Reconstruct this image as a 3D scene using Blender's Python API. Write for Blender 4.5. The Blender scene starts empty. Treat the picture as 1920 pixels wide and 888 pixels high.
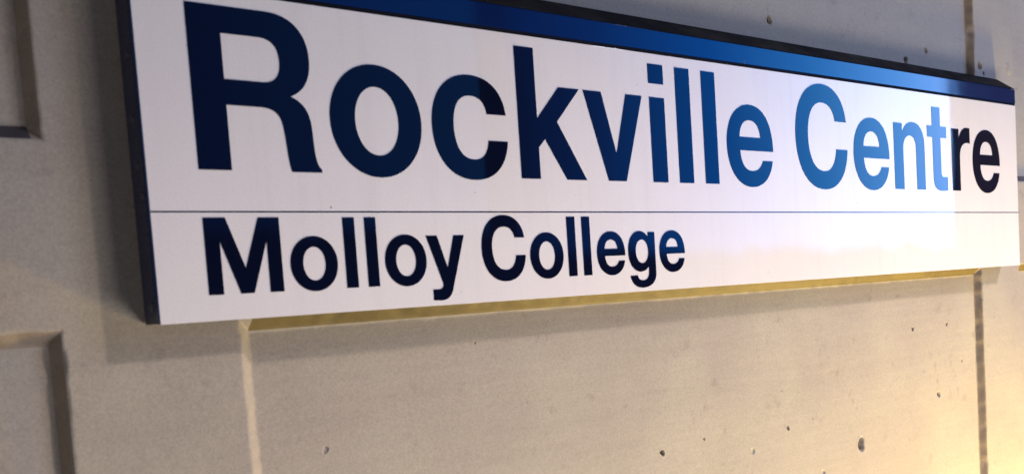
import bpy, math, random
import numpy as np
from mathutils import Matrix, Vector

random.seed(7)
scn = bpy.context.scene
col = scn.collection

# ------------------------------------------------------------------ frame of reference
ZB = 1.60            # height of the sign's lower edge above the ground (m)
W, H = 2.268, 0.400  # white face of the sign
YP = 0.046           # plane of the wall's pilasters and rails behind the sign's front (y = 0)
REC = 0.0175         # depth of the recessed wall panels

# ------------------------------------------------------------------ camera
cam_d = bpy.data.cameras.new("camera")
cam = bpy.data.objects.new("camera", cam_d)
col.objects.link(cam)
cam_d.sensor_width = 36.0
cam_d.lens = 2008.93 / 1920 * 36.0
cam_d.shift_y = 276 / 1920          # the photograph is the upper part of a taller frame
cam_d.clip_start = 0.02
cam_d.clip_end = 200
cam_d.dof.use_dof = True
cam_d.dof.focus_distance = 2.15
cam_d.dof.aperture_fstop = 6.3
rot = Matrix(((0.75590826, 0.10316688, -0.64649771),
              (-0.65114633, 0.01604919, -0.7587825),
              (-0.06790546, 0.99453457, 0.07930845)))
cam.matrix_world = Matrix.Translation((-0.51406, -1.23683, ZB + 0.00235)) @ rot.to_4x4()
scn.camera = cam

# ------------------------------------------------------------------ world, lamps, exposure
world = bpy.data.worlds.new("World")
scn.world = world
world.use_nodes = True
wb = world.node_tree.nodes["Background"]
wb.inputs[0].default_value = (0.38, 0.40, 0.48, 1)
wb.inputs[1].default_value = 0.09

scn.view_settings.view_transform = 'Standard'
scn.view_settings.look = 'None'
scn.view_settings.exposure = 0.0
scn.view_settings.gamma = 1.0
scn.view_settings.use_curve_mapping = False


def aim(o, target):
    d = Vector(target) - o.location
    o.rotation_euler = d.to_track_quat('-Z', 'Y').to_euler()


def area(name, loc, target, size, power, color, size_y=None, spread=180):
    l = bpy.data.lights.new(name, 'AREA')
    l.energy = power
    l.color = color
    l.size = size
    if size_y:
        l.shape = 'RECTANGLE'
        l.size_y = size_y
    l.spread = math.radians(spread)
    o = bpy.data.objects.new(name, l)
    col.objects.link(o)
    o.location = loc
    aim(o, target)
    return o


# shaded overhead platform lamp, up and to the right: throws the sign's shadow down and left,
# its shade cuts the light off towards the top of the wall
kl = bpy.data.lights.new("platform_lamp", 'SPOT')
kl.energy = 1850
kl.color = (1.0, 0.80, 0.70)
kl.shadow_soft_size = 0.24
key = bpy.data.objects.new("platform_lamp", kl)
col.objects.link(key)
key.location = (5.6, -5.1, ZB + 4.8)
# the hood's rim: a wide cone whose edge crosses the wall along the line h0 - h1
h0, h1 = Vector((0.0, 0.0, ZB + 0.45)), Vector((W, 0.0, ZB + 0.63))
p0 = ((h0 + h1) / 2 - key.location).normalized()
pole = (h1 - h0).cross(p0).normalized()
if pole.z > 0:
    pole = -pole
half = math.radians(60)
axis = p0 * math.cos(half) + pole * math.sin(half)
kl.spot_size = 2 * half
kl.spot_blend = 0.09
aim(key, key.location + axis)
# sodium-coloured lamp low on the right: fills the lower right corner from below
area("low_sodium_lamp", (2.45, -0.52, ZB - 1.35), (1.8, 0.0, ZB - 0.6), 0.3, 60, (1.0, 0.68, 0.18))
# added unseen fill, standing in for light bounced off the floor
area("floor_bounce_fill", (1.8, -1.6, ZB - 1.6), (1.2, 0.0, ZB - 0.3), 1.6, 54, (1.0, 0.91, 0.90), 0.6)
# added cool fill out of view, brightens the sign's face
area("cool_fill", (4.2, -2.7, ZB + 2.7), (1.0, 0.0, ZB), 1.0, 64, (0.86, 0.88, 1.0))
# added weak fill from the left, lifts left-facing reveals and sign side
area("left_fill", (-2.4, -2.4, ZB - 0.7), (0.0, 0.0, ZB), 0.8, 15, (1.0, 0.90, 0.96))


# the opening to the evening sky in front of the wall, mirrored in the glossy sign
def sky_opening(name, x0, x1, z0, z1, y, power, color, grad=None):
    l = bpy.data.lights.new(name, 'AREA')
    l.shape = 'RECTANGLE'
    l.size = x1 - x0
    l.size_y = z1 - z0
    l.energy = power
    l.color = color
    o = bpy.data.objects.new(name, l)
    col.objects.link(o)
    o.location = ((x0 + x1) / 2, y, ZB + (z0 + z1) / 2)
    o.rotation_euler = (math.radians(90), 0, 0)      # faces +y, towards the wall
    if grad:
        l.use_nodes = True
        nt = l.node_tree
        em = nt.nodes["Emission"]
        geo = nt.nodes.new("ShaderNodeNewGeometry")
        sep = nt.nodes.new("ShaderNodeSeparateXYZ")
        ramp = nt.nodes.new("ShaderNodeValToRGB")
        nt.links.new(geo.outputs["Parametric"], sep.inputs[0])
        nt.links.new(sep.outputs[0], ramp.inputs[0])
        cr = ramp.color_ramp
        while len(cr.elements) < len(grad):
            cr.elements.new(0.5)
        for e, (p, c) in zip(cr.elements, grad):
            e.position = p
            e.color = (*c, 1)
        # uneven dark tree line along the lower rim of the sky
        ns = nt.nodes.new("ShaderNodeTexNoise")
        ns.noise_dimensions = '1D'
        ns.inputs["Scale"].default_value = 9.0
        ns.inputs["Detail"].default_value = 4.0
        nt.links.new(sep.outputs[0], ns.inputs["W"])
        ma = nt.nodes.new("ShaderNodeMath")
        ma.operation = 'MULTIPLY_ADD'
        nt.links.new(ns.outputs["Fac"], ma.inputs[0])
        ma.inputs[1].default_value = -0.085
        nt.links.new(sep.outputs[1], ma.inputs[2])
        rv = nt.nodes.new("ShaderNodeMapRange")
        rv.interpolation_type = 'SMOOTHSTEP'
        rv.inputs["From Min"].default_value = -0.036
        rv.inputs["From Max"].default_value = 0.012
        nt.links.new(ma.outputs[0], rv.inputs["Value"])
        mx = nt.nodes.new("ShaderNodeMixRGB")
        mx.blend_type = 'MULTIPLY'
        mx.inputs[0].default_value = 1.0
        nt.links.new(ramp.outputs[0], mx.inputs[1])
        nt.links.new(rv.outputs[0], mx.inputs[2])
        nt.links.new(mx.outputs[0], em.inputs["Color"])
    return o


sky_opening("evening_sky_opening", 3.2, 7.86, 0.14, 2.7, -3.0, 331, (1, 1, 1),
            [(0.0, (0.0, 0.005, 0.03)), (0.13, (0.0, 0.018, 0.10)), (0.36, (0.0, 0.075, 0.33)), (0.60, (0.025, 0.19, 0.56)), (0.82, (0.09, 0.32, 0.80)), (1.0, (0.20, 0.44, 1.0))])
sky_opening("warm_facade_glow", 7.95, 11.5, 0.1, 4.0, -3.0, 3, (1.0, 0.58, 0.40))
sky_opening("faint_sky_opening", 0.3, 3.01, 0.3, 2.4, -3.0, 24, (1, 1, 1),
            [(0.0, (0.0, 0.0, 0.02)), (0.45, (0.0, 0.03, 0.16)), (1.0, (0.0, 0.12, 0.44))])

# ------------------------------------------------------------------ materials


def new_mat(name):
    m = bpy.data.materials.new(name)
    m.use_nodes = True
    nt = m.node_tree
    return m, nt, nt.nodes["Principled BSDF"]


def node(nt, kind, **kw):
    n = nt.nodes.new(kind)
    for k, v in kw.items():
        if k in n.inputs:
            n.inputs[k].default_value = v
        else:
            setattr(n, k, v)
    return n


def wall_material(name, ca, cb, cc, blotch=4.2, lo=0.36, hi=0.64):
    m, nt, bs = new_mat(name)
    L = nt.links.new
    tc = node(nt, "ShaderNodeTexCoord")
    # large soft blotches in the paint
    n1 = node(nt, "ShaderNodeTexNoise", Scale=blotch, Detail=4.0, Roughness=0.55)
    L(tc.outputs["Object"], n1.inputs["Vector"])
    r1 = node(nt, "ShaderNodeValToRGB")
    r1.color_ramp.elements[0].position = lo
    r1.color_ramp.elements[1].position = hi
    r1.color_ramp.elements[0].color = (*ca, 1)
    r1.color_ramp.elements[1].color = (*cb, 1)
    L(n1.outputs["Fac"], r1.inputs[0])
    # brush and form-board streaks, long in x
    mp = node(nt, "ShaderNodeMapping")
    mp.inputs["Scale"].default_value = (5, 5, 70)
    L(tc.outputs["Object"], mp.inputs["Vector"])
    n2 = node(nt, "ShaderNodeTexNoise", Scale=1.0, Detail=5.0, Roughness=0.6)
    L(mp.outputs[0], n2.inputs["Vector"])
    # grime specks
    n3 = node(nt, "ShaderNodeTexNoise", Scale=26.0, Detail=6.0, Roughness=0.65)
    L(tc.outputs["Object"], n3.inputs["Vector"])
    r3 = node(nt, "ShaderNodeValToRGB")
    r3.color_ramp.elements[0].position = 0.25
    r3.color_ramp.elements[1].position = 0.40
    L(n3.outputs["Fac"], r3.inputs[0])
    mix3 = node(nt, "ShaderNodeMixRGB", blend_type='MIX')
    mix3.inputs[1].default_value = (*cc, 1)
    L(r3.outputs[0], mix3.inputs[0])
    L(r1.outputs[0], mix3.inputs[2])
    # fine grain of the stippled paint
    n4 = node(nt, "ShaderNodeTexNoise", Scale=340.0, Detail=2.0, Roughness=0.7)
    L(tc.outputs["Object"], n4.inputs["Vector"])
    mr = node(nt, "ShaderNodeMapRange")
    mr.inputs["From Min"].default_value = 0.3
    mr.inputs["From Max"].default_value = 0.7
    mr.inputs["To Min"].default_value = 0.87
    mr.inputs["To Max"].default_value = 1.13
    L(n4.outputs["Fac"], mr.inputs["Value"])
    mr2 = node(nt, "ShaderNodeMapRange")
    mr2.inputs["From Min"].default_value = 0.3
    mr2.inputs["From Max"].default_value = 0.7
    mr2.inputs["To Min"].default_value = 0.965
    mr2.inputs["To Max"].default_value = 1.03
    L(n2.outputs["Fac"], mr2.inputs["Value"])
    mul = node(nt, "ShaderNodeMath", operation='MULTIPLY')
    L(mr.outputs[0], mul.inputs[0])
    L(mr2.outputs[0], mul.inputs[1])
    mm = node(nt, "ShaderNodeMixRGB", blend_type='MULTIPLY')
    mm.inputs[0].default_value = 1.0
    L(mix3.outputs[0], mm.inputs[1])
    L(mul.outputs[0], mm.inputs[2])
    # scattered air pores
    vo = node(nt, "ShaderNodeTexVoronoi", Scale=19.0)
    L(tc.outputs["Object"], vo.inputs["Vector"])
    vs = node(nt, "ShaderNodeSeparateColor")
    L(vo.outputs["Color"], vs.inputs[0])
    vr = node(nt, "ShaderNodeMapRange")          # cell's own pore radius, most cells have none
    vr.inputs["From Min"].default_value = 0.62
    vr.inputs["From Max"].default_value = 1.0
    vr.inputs["To Min"].default_value = 0.0
    vr.inputs["To Max"].default_value = 0.058
    L(vs.outputs[0], vr.inputs["Value"])
    nd = node(nt, "ShaderNodeTexNoise", Scale=190.0, Detail=2.0)
    L(tc.outputs["Object"], nd.inputs["Vector"])
    wob = node(nt, "ShaderNodeMath", operation='MULTIPLY_ADD')
    L(nd.outputs["Fac"], wob.inputs[0])
    wob.inputs[1].default_value = 0.05
    L(vo.outputs["Distance"], wob.inputs[2])
    sb = node(nt, "ShaderNodeMath", operation='SUBTRACT')
    L(wob.outputs[0], sb.inputs[0])
    L(vr.outputs[0], sb.inputs[1])
    pm = node(nt, "ShaderNodeMapRange")
    pm.inputs["From Min"].default_value = 0.012
    pm.inputs["From Max"].default_value = 0.030
    pm.inputs["To Min"].default_value = 0.35
    pm.inputs["To Max"].default_value = 1.0
    L(sb.outputs[0], pm.inputs["Value"])
    mp2 = node(nt, "ShaderNodeMixRGB", blend_type='MULTIPLY')
    mp2.inputs[0].default_value = 0.8
    L(mm.outputs[0], mp2.inputs[1])
    L(pm.outputs[0], mp2.inputs[2])
    L(mp2.outputs[0], bs.inputs["Base Color"])
    bs.inputs["Roughness"].default_value = 0.62
    bs.inputs["Specular IOR Level"].default_value = 0.35
    b1 = node(nt, "ShaderNodeBump", Strength=0.12, Distance=0.004)
    L(n2.outputs["Fac"], b1.inputs["Height"])
    n5 = node(nt, "ShaderNodeTexNoise", Scale=75.0, Detail=5.0, Roughness=0.6)
    L(tc.outputs["Object"], n5.inputs["Vector"])
    b2 = node(nt, "ShaderNodeBump", Strength=0.22, Distance=0.0018)
    L(n5.outputs["Fac"], b2.inputs["Height"])
    L(b1.outputs[0], b2.inputs["Normal"])
    b3 = node(nt, "ShaderNodeBump", Strength=0.25, Distance=0.0005)
    L(n4.outputs["Fac"], b3.inputs["Height"])
    L(b2.outputs[0], b3.inputs["Normal"])
    b4 = node(nt, "ShaderNodeBump", Strength=0.5, Distance=0.0025)
    L(pm.outputs[0], b4.inputs["Height"])
    L(b3.outputs[0], b4.inputs["Normal"])
    L(b4.outputs[0], bs.inputs["Normal"])
    return m


def gloss_material(name, color, rough, grain=0.05, dirt=0.0, wave=0.012, spec=0.5, streak=0.0):
    m, nt, bs = new_mat(name)
    L = nt.links.new
    tc = node(nt, "ShaderNodeTexCoord")
    n1 = node(nt, "ShaderNodeTexNoise", Scale=430.0, Detail=1.0)
    L(tc.outputs["Object"], n1.inputs["Vector"])
    mr = node(nt, "ShaderNodeMapRange")
    mr.inputs["From Min"].default_value = 0.3
    mr.inputs["From Max"].default_value = 0.7
    mr.inputs["To Min"].default_value = 1 - grain
    mr.inputs["To Max"].default_value = 1 + grain
    L(n1.outputs["Fac"], mr.inputs["Value"])
    n2 = node(nt, "ShaderNodeTexNoise", Scale=5.0, Detail=6.0, Roughness=0.65)
    L(tc.outputs["Object"], n2.inputs["Vector"])
    mr2 = node(nt, "ShaderNodeMapRange")
    mr2.inputs["From Min"].default_value = 0.3
    mr2.inputs["From Max"].default_value = 0.7
    mr2.inputs["To Min"].default_value = 1 - dirt
    mr2.inputs["To Max"].default_value = 1.0
    L(n2.outputs["Fac"], mr2.inputs["Value"])
    mul = node(nt, "ShaderNodeMath", operation='MULTIPLY')
    L(mr.outputs[0], mul.inputs[0])
    L(mr2.outputs[0], mul.inputs[1])
    if streak:
        # old drip marks running down the sheet
        mp = node(nt, "ShaderNodeMapping")
        mp.inputs["Scale"].default_value = (34, 1, 1.6)
        L(tc.outputs["Object"], mp.inputs["Vector"])
        n6 = node(nt, "ShaderNodeTexNoise", Scale=1.0, Detail=5.0, Roughness=0.6)
        L(mp.outputs[0], n6.inputs["Vector"])
        mr6 = node(nt, "ShaderNodeMapRange")
        mr6.inputs["From Min"].default_value = 0.28
        mr6.inputs["From Max"].default_value = 0.48
        mr6.inputs["To Min"].default_value = 1 - streak
        mr6.inputs["To Max"].default_value = 1.0
        L(n6.outputs["Fac"], mr6.inputs["Value"])
        mu6 = node(nt, "ShaderNodeMath", operation='MULTIPLY')
        L(mul.outputs[0], mu6.inputs[0])
        L(mr6.outputs[0], mu6.inputs[1])
        mul = mu6
    mm = node(nt, "ShaderNodeMixRGB", blend_type='MULTIPLY')
    mm.inputs[0].default_value = 1.0
    mm.inputs[1].default_value = (*color, 1)
    L(mul.outputs[0], mm.inputs[2])
    L(mm.outputs[0], bs.inputs["Base Color"])
    bs.inputs["Specular IOR Level"].default_value = spec
    # smears change the gloss a little
    mr3 = node(nt, "ShaderNodeMapRange")
    mr3.inputs["From Min"].default_value = 0.3
    mr3.inputs["From Max"].default_value = 0.7
    mr3.inputs["To Min"].default_value = rough * 0.7
    mr3.inputs["To Max"].default_value = rough * 1.4
    L(n2.outputs["Fac"], mr3.inputs["Value"])
    L(mr3.outputs[0], bs.inputs["Roughness"])
    # the sheet is never perfectly flat
    n3 = node(nt, "ShaderNodeTexNoise", Scale=6.0, Detail=2.0)
    L(tc.outputs["Object"], n3.inputs["Vector"])
    b = node(nt, "ShaderNodeBump", Strength=wave * 10, Distance=0.002)
    L(n3.outputs["Fac"], b.inputs["Height"])
    L(b.outputs[0], bs.inputs["Normal"])
    return m


M_WALL = wall_material("painted_concrete", (0.297, 0.265, 0.226), (0.33, 0.303, 0.247), (0.24, 0.212, 0.18))
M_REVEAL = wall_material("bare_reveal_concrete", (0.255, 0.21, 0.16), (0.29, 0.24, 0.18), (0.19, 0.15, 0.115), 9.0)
M_OCHRE = wall_material("warm_lit_edge", (0.122, 0.093, 0.030), (0.155, 0.119, 0.037), (0.09, 0.066, 0.026), 9.0)  # warm light from below painted into the rail's lower splay
M_SILL_SHADE = wall_material("shaded_sill", (0.045, 0.042, 0.048), (0.07, 0.065, 0.07), (0.03, 0.028, 0.03))  # shade on the upward-facing splay put into its colour
M_HOLE = wall_material("hole_shade", (0.012, 0.010, 0.009), (0.02, 0.017, 0.015), (0.01, 0.008, 0.008))  # for dark discs in the pits: inner shade put into the colour
M_WHITE = gloss_material("white_enamel", (0.685, 0.675, 0.70), 0.022, grain=0.045, dirt=0.05, streak=0.05)
M_NAVY = gloss_material("navy_vinyl", (0.0012, 0.0028, 0.016), 0.022, grain=0.15)
M_BAND = gloss_material("blue_enamel", (0.0015, 0.012, 0.078), 0.06, grain=0.12, dirt=0.15)
M_DARK = gloss_material("dark_navy_metal", (0.004, 0.005, 0.012), 0.55, grain=0.3, dirt=0.35, spec=0.04)
M_SIDE = gloss_material("dark_blue_side_paint", (0.072, 0.078, 0.122), 0.45, grain=0.3, dirt=0.4, spec=0.3)
M_TRIM = gloss_material("blue_trim", (0.010, 0.028, 0.085), 0.2, grain=0.1)
M_GAP = gloss_material("gap_shade_black", (0.002, 0.002, 0.006), 0.6, grain=0.1, spec=0.05)  # for the nearly flush strip that paints the gap's shade black
M_SCREW = gloss_material("dull_screw", (0.06, 0.06, 0.085), 0.4, grain=0.2)
M_SPECK = gloss_material("grime_speck", (0.05, 0.045, 0.04), 0.7, grain=0.2)

# ------------------------------------------------------------------ helpers


def link(name, me, mat, parent=None):
    o = bpy.data.objects.new(name, me)
    col.objects.link(o)
    if mat:
        me.materials.clear()
        me.materials.append(mat)
    if parent:
        o.parent = parent
    return o


def empty(name, label, cat, loc):
    o = bpy.data.objects.new(name, None)
    col.objects.link(o)
    o.location = loc
    o["label"] = label
    o["category"] = cat
    return o


def box_mesh(name, x0, x1, y0, y1, z0, z1, bevel=0.0):
    import bmesh
    bm = bmesh.new()
    bmesh.ops.create_cube(bm, size=1)
    for v in bm.verts:
        v.co = Vector(((x0 + x1) / 2 + v.co.x * (x1 - x0), (y0 + y1) / 2 + v.co.y * (y1 - y0), (z0 + z1) / 2 + v.co.z * (z1 - z0)))
    if bevel:
        bmesh.ops.bevel(bm, geom=list(bm.edges), offset=bevel, segments=2, profile=0.6, affect='EDGES')
    me = bpy.data.meshes.new(name)
    bm.to_mesh(me)
    bm.free()
    return me


# ------------------------------------------------------------------ the wall: one relief, cut into its pieces
XL = [-0.0998, 2.157]          # left arris of each pilaster
XR = [0.1262, 2.366]           # right arris of each pilaster
X_MIN, X_MAX = -1.5, 3.9
Z_MIN, Z_MAX = -1.55, 1.25     # relative to the sign's lower edge
Z_RAIL0, Z_RAIL1 = 0.0005, 0.2195
SPX, SPZ, SPR = 0.0115, 0.0165, 0.0165      # splay of the recesses' edges

# pits, nail holes and chips: x, z, radius, depth  (z relative to the sign's lower edge)
PITS = [(0.9418, -0.2947, 0.0048, 0.006),
        (1.6005, -0.3716, 0.0119, 0.008),
        (1.3304, -0.3004, 0.0038, 0.004),
        (1.8398, -0.1317, 0.0044, 0.005),
        (2.0024, -0.1313, 0.0046, 0.002),
        (1.951, -0.2978, 0.0065, 0.003),
        (1.2093, -0.3305, 0.0053, 0.0012),
        (0.2449, -0.1892, 0.0044, 0.0012),
        (1.3314, 0.52, 0.0074, 0.004),
        (1.9497, 0.5199, 0.0062, 0.004),
        (1.8546, 0.4865, 0.0085, 0.003),
        (2.1843, 0.5007, 0.0092, 0.005),
        (2.203, 0.4839, 0.004, 0.003),
        (2.3395, 0.5061, 0.0123, -0.0012),
        (2.0711, -0.2265, 0.004, 0.0015),
        (1.0609, -0.2855, 0.003, 0.0015),
        (1.451, -0.4116, 0.0057, 0.0015)]

rng = np.random.default_rng(3)


def waves(x, z, scale, n, amp):
    out = np.zeros_like(x)
    for _ in range(n):
        a = rng.uniform(0, 2 * math.pi)
        k = scale * rng.uniform(0.6, 1.7)
        out += np.sin(x * k * math.cos(a) + z * k * math.sin(a) + rng.uniform(0, 6.28))
    return out * amp / math.sqrt(n)


def lines(lo, hi, vis_lo, vis_hi, step, coarse, fine):
    s = set(np.round(np.arange(vis_lo, vis_hi, step), 5)) | set(np.round(np.linspace(lo, vis_lo, int((vis_lo - lo) / coarse) + 2), 5)) \
        | set(np.round(np.linspace(vis_hi, hi, int((hi - vis_hi) / coarse) + 2), 5))
    for a, b, st in fine:
        s |= set(np.round(np.arange(a, b, st), 5))
    v = np.array(sorted(s))
    v = v[(v >= lo) & (v <= hi)]
    keep = [v[0]]
    for q in v[1:]:
        if q - keep[-1] > 0.0006:
            keep.append(q)
    return np.array(keep)


fx = [(p[0] - 2.0 * p[2], p[0] + 2.0 * p[2], p[2] / 5) for p in PITS]
fz = [(p[1] - 2.0 * p[2], p[1] + 2.0 * p[2], p[2] / 5) for p in PITS]
for a in XL:
    fx.append((a - 0.018, a + 0.006, 0.0016))
for a in XR:
    fx.append((a - 0.006, a + 0.024, 0.0016))
fz += [(Z_RAIL0 - 0.022, Z_RAIL0 + 0.006, 0.0016), (Z_RAIL1 - 0.006, Z_RAIL1 + 0.022, 0.0016)]
gx = lines(X_MIN, X_MAX, -0.35, 2.6, 0.008, 0.08, fx)
gz = lines(Z_MIN, Z_MAX, -0.6, 0.75, 0.008, 0.08, fz)
GX, GZ = np.meshgrid(gx, gz)

jx = waves(GX, GZ, 40, 8, 0.0008) + waves(GX, GZ, 150, 12, 0.0007)
jz = waves(GX, GZ, 40, 8, 0.0008) + waves(GX, GZ, 150, 12, 0.0007)
AX, AZ = GX + jx, GZ + jz


# chips knocked out of the arrises
for sgn, edge_x in [(-1, a) for a in XL] + [(1, a) for a in XR]:
    for _ in range(16):
        zc, rr, am = rng.uniform(-0.6, 0.75), rng.uniform(0.004, 0.012), rng.uniform(0.0015, 0.0045)
        AX += sgn * am * np.exp(-((GZ - zc) / rr) ** 2 - ((GX - edge_x) / 0.009) ** 2)
for _ in range(26):
    xc, rr, am = rng.uniform(-0.3, 2.5), rng.uniform(0.005, 0.016), rng.uniform(0.001, 0.0035)
    AZ -= am * np.exp(-((GX - xc) / rr) ** 2 - ((GZ - Z_RAIL0) / 0.009) ** 2)


def clamp01(a):
    return np.clip(a, 0, 1)


def rounded(t):
    # an arris worn a little round at both ends of the splay
    t = np.clip(t, -0.25, 1.25)
    return clamp01(np.where(t < 0.25, (t + 0.25) ** 2, np.where(t > 0.75, 1 - (1.25 - t) ** 2, t)))


in_x = np.full_like(GX, -9.0)                     # inset into a bay, in splay widths
bays = [(X_MIN - 1, XL[0]), (XR[0], XL[1]), (XR[1], X_MAX + 1)]
for a, b in bays:
    in_x = np.maximum(in_x, np.minimum((AX - a) / SPR, (b - AX) / SPX))
in_z = np.maximum((Z_RAIL0 - AZ) / SPZ, (AZ - Z_RAIL1) / SPZ)
S = rounded(np.minimum(in_x, in_z))
GY = YP + REC * S + waves(GX, GZ, 7, 9, 0.00045) + waves(GX, GZ, 34, 10, 0.00028)
# an old patched spot, a thin round skin of filler
pa = np.arctan2(GZ + 0.1682, GX - 1.4795)
pdst = np.hypot(GX - 1.4795, GZ + 0.1682) / (0.0285 * (1 + 0.07 * np.sin(3 * pa + 1) + 0.05 * np.sin(5 * pa)))
GY -= 0.0009 / (1 + np.exp((pdst - 1) * 14))
for px_, pz_, pr, pd in PITS:
    ang = np.arctan2(GZ - pz_, GX - px_)
    d = np.hypot(GX - px_, GZ - pz_) / (pr * (1 + 0.16 * np.sin(2 * ang + px_ * 50) + 0.1 * np.sin(3 * ang + pz_ * 90)))
    GY += 1.8 * pd * np.exp(-d ** 6) - 0.07 * pd * np.exp(-((d - 1.35) / 0.3) ** 2)

nx, nz = len(gx), len(gz)
cxs = (gx[:-1] + gx[1:]) / 2
czs = (gz[:-1] + gz[1:]) / 2
CX, CZ = np.meshgrid(cxs, czs)
wall = empty("concrete_wall", "beige painted concrete wall with pilasters and recessed panels behind the sign", "wall", (0, 0, 0))


def region(name, mask, mat, smooth=True):
    jj, ii = np.nonzero(mask)
    if len(ii) == 0:
        return None
    a = jj * nx + ii
    q = np.stack([a, a + 1, a + nx + 1, a + nx], 1)
    used, inv = np.unique(q, return_inverse=True)
    inv = inv.reshape(q.shape)
    vs = np.stack([GX.ravel()[used], GY.ravel()[used], GZ.ravel()[used] + ZB], 1)
    me = bpy.data.meshes.new(name)
    me.vertices.add(len(vs))
    me.vertices.foreach_set("co", vs.ravel())
    me.loops.add(q.size)
    me.loops.foreach_set("vertex_index", inv.ravel().astype(np.int32))
    me.polygons.add(len(q))
    me.polygons.foreach_set("loop_start", np.arange(0, q.size, 4, dtype=np.int32))
    me.polygons.foreach_set("loop_total", np.full(len(q), 4, dtype=np.int32))
    me.polygons.foreach_set("use_smooth", np.full(len(q), smooth))
    me.update(calc_edges=True)
    me.validate()
    return link(name, me, mat, wall)


for a, b in zip(XL, XR):
    region("pilaster", (CX > a) & (CX < b), M_WALL)
for a, b in bays:
    inb = (CX >= a) & (CX <= b)
    region("rail", inb & (CZ > Z_RAIL0) & (CZ < Z_RAIL1), M_WALL)
    for zlo, zhi in ((-9, Z_RAIL0), (Z_RAIL1, 9)):
        inp = inb & (CZ >= zlo) & (CZ <= zhi)
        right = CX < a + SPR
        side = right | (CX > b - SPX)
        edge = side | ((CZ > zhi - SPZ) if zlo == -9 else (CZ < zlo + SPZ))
        region("recessed_panel", inp & ~edge, M_WALL)
        region("splayed_reveal", inp & right, M_WALL)
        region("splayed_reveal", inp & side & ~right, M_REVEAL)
        region("splayed_edge", inp & edge & ~side, (M_SILL_SHADE if zlo != -9 else M_REVEAL if a < X_MIN else M_OCHRE))


def hole_mesh(r, seed):
    import bmesh
    q = random.Random(seed)
    bm = bmesh.new()
    n = 12
    f = [q.uniform(0.75, 1.15) for _ in range(n)]
    rings = []
    for k, (rr, dy) in enumerate(((1.0, 0.0), (0.75, 0.0012), (0.35, 0.002))):
        rings.append([bm.verts.new((r * rr * f[i] * math.cos(i * 2 * math.pi / n), dy, r * rr * f[i] * 1.15 * math.sin(i * 2 * math.pi / n))) for i in range(n)])
    for a_, b_ in zip(rings, rings[1:]):
        for i in range(n):
            bm.faces.new((a_[i], a_[(i + 1) % n], b_[(i + 1) % n], b_[i]))
    bm.faces.new(rings[-1])
    me = bpy.data.meshes.new("hole_shade_disc")
    bm.to_mesh(me)
    bm.free()
    return me


def wall_y(x, z):
    i = int(np.argmin(np.abs(gx - x)))
    j = int(np.argmin(np.abs(gz - z)))
    return float(GY[j, i])


for i_, (px_, pz_, pr, pd) in enumerate(PITS):
    if pd >= 0.003:
        o = link("hole_shade_disc", hole_mesh(pr * 0.78, i_), M_HOLE, wall)
        o.location = (px_ - 0.15 * pr, wall_y(px_, pz_) - min(0.45 * pd, 0.003), ZB + pz_)
core = link("wall_core", box_mesh("wall_core", X_MIN, X_MAX, YP + REC + 0.02, YP + 0.25, ZB + Z_MIN, ZB + Z_MAX), M_WALL, wall)

# ------------------------------------------------------------------ the sign
sign = empty("station_sign", "white station name sign with blue top band and dark blue lettering on the wall", "sign", (0, 0, ZB))
D = 0.0445                      # cabinet depth
Z_B0, Z_B1 = 0.4055, 0.4396     # blue band
Z_TOP = 0.4745                  # sloping top meets the wall


def prism_mesh(name, prof, x0, x1, bevel):
    import bmesh
    bm = bmesh.new()
    A = [bm.verts.new((x0, y, z)) for y, z in prof]
    B = [bm.verts.new((x1, y, z)) for y, z in prof]
    n = len(prof)
    bm.faces.new(A)
    bm.faces.new(B[::-1])
    for i in range(n):
        bm.faces.new((A[i], B[i], B[(i + 1) % n], A[(i + 1) % n])[::-1])
    bmesh.ops.recalc_face_normals(bm, faces=bm.faces)
    if bevel:
        bmesh.ops.bevel(bm, geom=list(bm.edges), offset=bevel, segments=2, profile=0.6, affect='EDGES')
    me = bpy.data.meshes.new(name)
    bm.to_mesh(me)
    bm.free()
    return me


cabinet = link("cabinet", prism_mesh("cabinet", [(0.0034, 0.0015), (D, 0.0015), (D, Z_TOP - 0.004), (0.0034, Z_B1 - 0.001)], 0.0012, W - 0.0012, 0.0008), M_DARK, sign)
face = link("face_panel", box_mesh("face_panel", 0, W, 0, 0.0032, 0, H, 0.0005), M_WHITE, sign)
band = link("header_band", box_mesh("header_band", 0, W, 0.0, 0.0032, Z_B0, Z_B1, 0.0006), M_BAND, sign)
link("gap_shade_strip", box_mesh("gap_shade_strip", 0.001, W - 0.001, 0.0007, 0.0031, H + 0.0002, Z_B0 - 0.0002), M_GAP, sign)
top = link("sloping_top", prism_mesh("sloping_top", [(0.0008, Z_B1 + 0.0004), (0.0008, Z_B1 + 0.0022), (D, Z_TOP), (D, Z_TOP - 0.0034)], 0, W, 0.0004), M_DARK, sign)
link("side_panel", box_mesh("side_panel", -0.0008, 0.0010, 0.0090, D - 0.0008, 0.001, Z_B1 - 0.002, 0.0005), M_SIDE, sign)
link("edge_trim", box_mesh("edge_trim", -0.0016, -0.0001, 0.0004, 0.0085, 0.0005, Z_B1, 0.0005), M_TRIM, sign)


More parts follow.
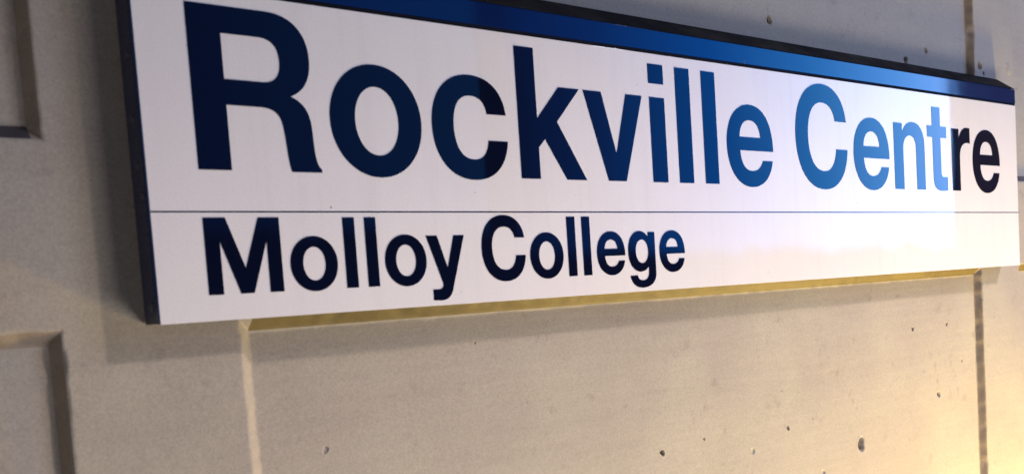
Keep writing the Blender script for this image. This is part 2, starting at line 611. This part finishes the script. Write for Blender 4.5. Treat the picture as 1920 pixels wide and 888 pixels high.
def screw_mesh():
    import bmesh
    bm = bmesh.new()
    prof = [(0.0066, 0.0), (0.0062, 0.0014), (0.0046, 0.0028), (0.0024, 0.0033)]
    rings = []
    for r, h in prof:
        rings.append([bm.verts.new((-h, r * math.cos(k * math.pi / 7), r * math.sin(k * math.pi / 7))) for k in range(14)])
    for a, b in zip(rings, rings[1:]):
        for k in range(14):
            bm.faces.new((a[k], a[(k + 1) % 14], b[(k + 1) % 14], b[k]))
    # slot: a recessed bar across the head
    bm.faces.new(rings[-1])
    bmesh.ops.recalc_face_normals(bm, faces=bm.faces)
    me = bpy.data.meshes.new("screw")
    bm.to_mesh(me)
    bm.free()
    return me


sm = screw_mesh()
for y, z in ((0.0235, 0.243), (0.0215, 0.189), (0.0150, 0.152), (0.0180, 0.022), (0.0225, 0.318)):
    s = link("screw", sm, M_SCREW, sign)
    s.location = (-0.0007, y, z)

# ---- lettering: heavy grotesque, drawn in units of 1/1000 em with Bezier outlines
# each contour: list of points; a 3-tuple of pairs is a curve (handle, handle, end)
def ring(cx, cy, rx, ry, k=0.57):
    return [(cx - rx, cy),
            ((cx - rx, cy + ry * k), (cx - rx * k, cy + ry), (cx, cy + ry)),
            ((cx + rx * k, cy + ry), (cx + rx, cy + ry * k), (cx + rx, cy)),
            ((cx + rx, cy - ry * k), (cx + rx * k, cy - ry), (cx, cy - ry)),
            ((cx - rx * k, cy - ry), (cx - rx, cy - ry * k), (cx - rx, cy))]


G = {
    'R': [[(0, 0), (0, 720), (385, 720), ((520, 720), (598, 645), (598, 520)), ((598, 435), (560, 373), (484, 346)),
           ((556, 322), (580, 275), (585, 205)), ((591, 110), (586, 45), (622, 13)), (622, 0), (462, 0),
           ((446, 48), (447, 120), (436, 195)), ((428, 262), (395, 288), (320, 288)), (158, 288), (158, 0)],
          [(158, 601), (340, 601), ((405, 601), (441, 568), (441, 500)), ((441, 433), (408, 401), (345, 401)), (158, 401)]],
    'o': [ring(269, 259, 269, 274), ring(269, 259, 128, 167)],
    'c': [[(505, 335), ((490, 460), (405, 533), (262, 533)), ((100, 533), (0, 422), (0, 260)), ((0, 95), (100, -15), (262, -15)),
           ((400, -15), (490, 60), (508, 195)), (372, 195), ((362, 125), (325, 92), (265, 92)), ((185, 92), (141, 155), (141, 260)),
           ((141, 365), (185, 425), (262, 425)), ((325, 425), (361, 395), (371, 335))]],
    'k': [[(0, 718), (142, 718), (142, 334), (318, 517), (482, 517), (293, 323), (507, 0), (347, 0), (193, 222), (142, 174), (142, 0), (0, 0)]],
    'v': [[(0, 517), (149, 517), (254, 161), (360, 517), (504, 517), (329, 0), (176, 0)]],
    'i': [[(0, 0), (0, 517), (139, 517), (139, 0)], [(0, 600), (0, 718), (139, 718), (139, 600)]],
    'l': [[(0, 0), (0, 716), (139, 716), (139, 0)]],
    'e': [[(508, 228), ((510, 415), (420, 533), (255, 533)), ((105, 533), (0, 425), (0, 262)), ((0, 95), (105, -15), (258, -15)),
           ((375, -15), (470, 45), (497, 163)), (386, 163), ((365, 115), (320, 92), (262, 92)), ((190, 92), (145, 140), (140, 228))],
          [(139, 316), ((145, 390), (190, 430), (252, 430)), ((320, 430), (363, 390), (368, 316))]],
    'C': [[(650, 478), ((630, 640), (510, 737), (340, 737)), ((130, 737), (0, 590), (0, 360)), ((0, 130), (130, -18), (345, -18)),
           ((520, -18), (640, 90), (657, 275)), (508, 275), ((492, 170), (435, 112), (345, 112)), ((225, 112), (153, 205), (153, 360)),
           ((153, 515), (225, 605), (340, 605)), ((430, 605), (485, 560), (503, 478))]],
    'n': [[(0, 517), (130, 517), (130, 448), ((165, 505), (220, 533), (290, 533)), ((410, 533), (475, 465), (475, 340)), (475, 0), (338, 0),
           (338, 318), ((338, 390), (310, 425), (243, 425)), ((178, 425), (140, 380), (140, 305)), (140, 0), (0, 0)]],
    't': [[(85, 676), (221, 676), (221, 522), (321, 522), (321, 430), (221, 430), (221, 150), ((221, 115), (238, 108), (275, 108)), (325, 110),
           (325, 0), ((300, -4), (270, -6), (235, -6)), ((135, -6), (88, 20), (88, 110)), (88, 430), (2, 430), (2, 522), (85, 522)]],
    'r': [[(0, 517), (128, 517), (128, 440), ((155, 500), (205, 533), (272, 533)), (323, 531), (323, 400), ((310, 405), (295, 406), (280, 406)),
           ((185, 406), (140, 360), (140, 268)), (140, 0), (0, 0)]],
    'M': [[(0, 0), (0, 718), (222, 718), (395, 240), (562, 718), (785, 718), (785, 0), (637, 0), (637, 500), (464, 0), (327, 0), (150, 500), (150, 0)]],
    'y': [[(0, 517), (148, 517), (270, 164), (378, 517), (524, 517), (328, -65), ((298, -155), (245, -188), (150, -188)), (52, -183), (52, -66),
           (120, -66), ((175, -66), (205, -40), (190, 5))]],
    'g': [[(385, 517), (512, 517), (512, -5), ((512, -125), (410, -195), (250, -195)), ((115, -195), (35, -135), (20, -35)), (155, -35),
           ((165, -80), (195, -100), (252, -100)), ((330, -100), (374, -60), (374, 15)), (374, 75), ((335, 35), (290, 12), (225, 12)),
           ((85, 12), (0, 110), (0, 268)), ((0, 425), (85, 531), (218, 531)), ((290, 531), (340, 505), (385, 452))],
          ring(259, 271, 119, 151)],
}


def glyph_mesh(ch, em):
    cu = bpy.data.curves.new("letter", 'CURVE')
    cu.dimensions = '2D'
    cu.fill_mode = 'BOTH'
    cu.extrude = 0.00022
    cu.resolution_u = 14
    for cont in G[ch]:
        pts = []                                   # (co, handle_left, handle_right)
        for c in cont:
            if isinstance(c[0], tuple):
                pts[-1][2] = c[0]
                pts.append([c[2], c[1], None])
            else:
                pts.append([c, None, None])
        if len(pts) > 1 and pts[0][0] == pts[-1][0]:
            pts[0][1] = pts[-1][1]
            pts.pop()
        sp = cu.splines.new('BEZIER')
        sp.bezier_points.add(len(pts) - 1)
        sp.use_cyclic_u = True
        for b, (co, hl, hr) in zip(sp.bezier_points, pts):
            b.handle_left_type = b.handle_right_type = 'FREE'
            f = lambda p: (p[0] * em / 1000, p[1] * em / 1000, 0)
            b.co = f(co)
            b.handle_left = f(hl or co)
            b.handle_right = f(hr or co)
    t = bpy.data.objects.new("tmp", cu)
    col.objects.link(t)
    dg = bpy.context.evaluated_depsgraph_get()
    me = bpy.data.meshes.new_from_object(t.evaluated_get(dg))
    bpy.data.objects.remove(t)
    me.name = "letter"
    me.transform(Matrix.Rotation(math.radians(90), 4, 'X'))
    return me


ROW1 = [('R', .163), ('o', .6391), ('c', 1.0583), ('k', 1.469), ('v', 1.8241), ('i', 2.219), ('l', 2.3919), ('l', 2.5694), ('e', 2.733),
        ('C', 3.274), ('e', 3.786), ('n', 4.1885), ('t', 4.5487), ('r', 4.8285), ('e', 5.0804)]
ROW2 = [('M', .161), ('o', .4484), ('l', .655), ('l', .7405), ('o', .8143), ('y', .9945), ('C', 1.2467), ('o', 1.4854), ('l', 1.6878),
        ('l', 1.7709), ('e', 1.8499), ('g', 2.0354), ('e', 2.2309)]
for row, base, em in ((ROW1, .4598, .6922 * H), (ROW2, .0795, .3280 * H)):
    cache = {}
    for ch, x in row:
        if ch not in cache:
            cache[ch] = glyph_mesh(ch, em)
        o = link("letter", cache[ch], M_NAVY, face)
        o.location = (x * H, -0.00035, base * H)
link("divider_line", box_mesh("divider_line", 0.0006, W - 0.0006, -0.0003, 0.0004, 0.3325 * H - 0.0009, 0.3325 * H + 0.0009), M_NAVY, face)

# small marks on the enamel
def speck_mesh(w, h, seed):
    import bmesh
    r = random.Random(seed)
    bm = bmesh.new()
    n = 9
    a = [bm.verts.new((w / 2 * math.cos(k * 2 * math.pi / n) * r.uniform(.6, 1.1), 0, h / 2 * math.sin(k * 2 * math.pi / n) * r.uniform(.6, 1.1))) for k in range(n)]
    c = bm.verts.new((0, -0.0003, 0))
    for k in range(n):
        bm.faces.new((a[k], a[(k + 1) % n], c))
    me = bpy.data.meshes.new("speck")
    bm.to_mesh(me)
    bm.free()
    return me


for i, (x, z, w, h) in enumerate(((0.2465, 0.1392, 0.0018, 0.004), (0.3725, 0.2130, 0.003, 0.0024), (0.4930, 0.1615, 0.0022, 0.0016), (1.158, 0.4085, 0.0028, 0.010),
                                  (0.0700, 0.3560, 0.0014, 0.0014), (0.0640, 0.3310, 0.0014, 0.0014), (1.52, 0.152, 0.0026, 0.0018), (0.86, 0.345, 0.0016, 0.0022),
                                  (1.20, 0.020, 0.0030, 0.0014), (0.455, 0.018, 0.0016, 0.0016), (1.71, 0.060, 0.0024, 0.0020), (0.70, 0.160, 0.0014, 0.0012))):
    o = link("speck", speck_mesh(w, h, i), M_SPECK, face)
    o.location = (x, -0.00015, z)
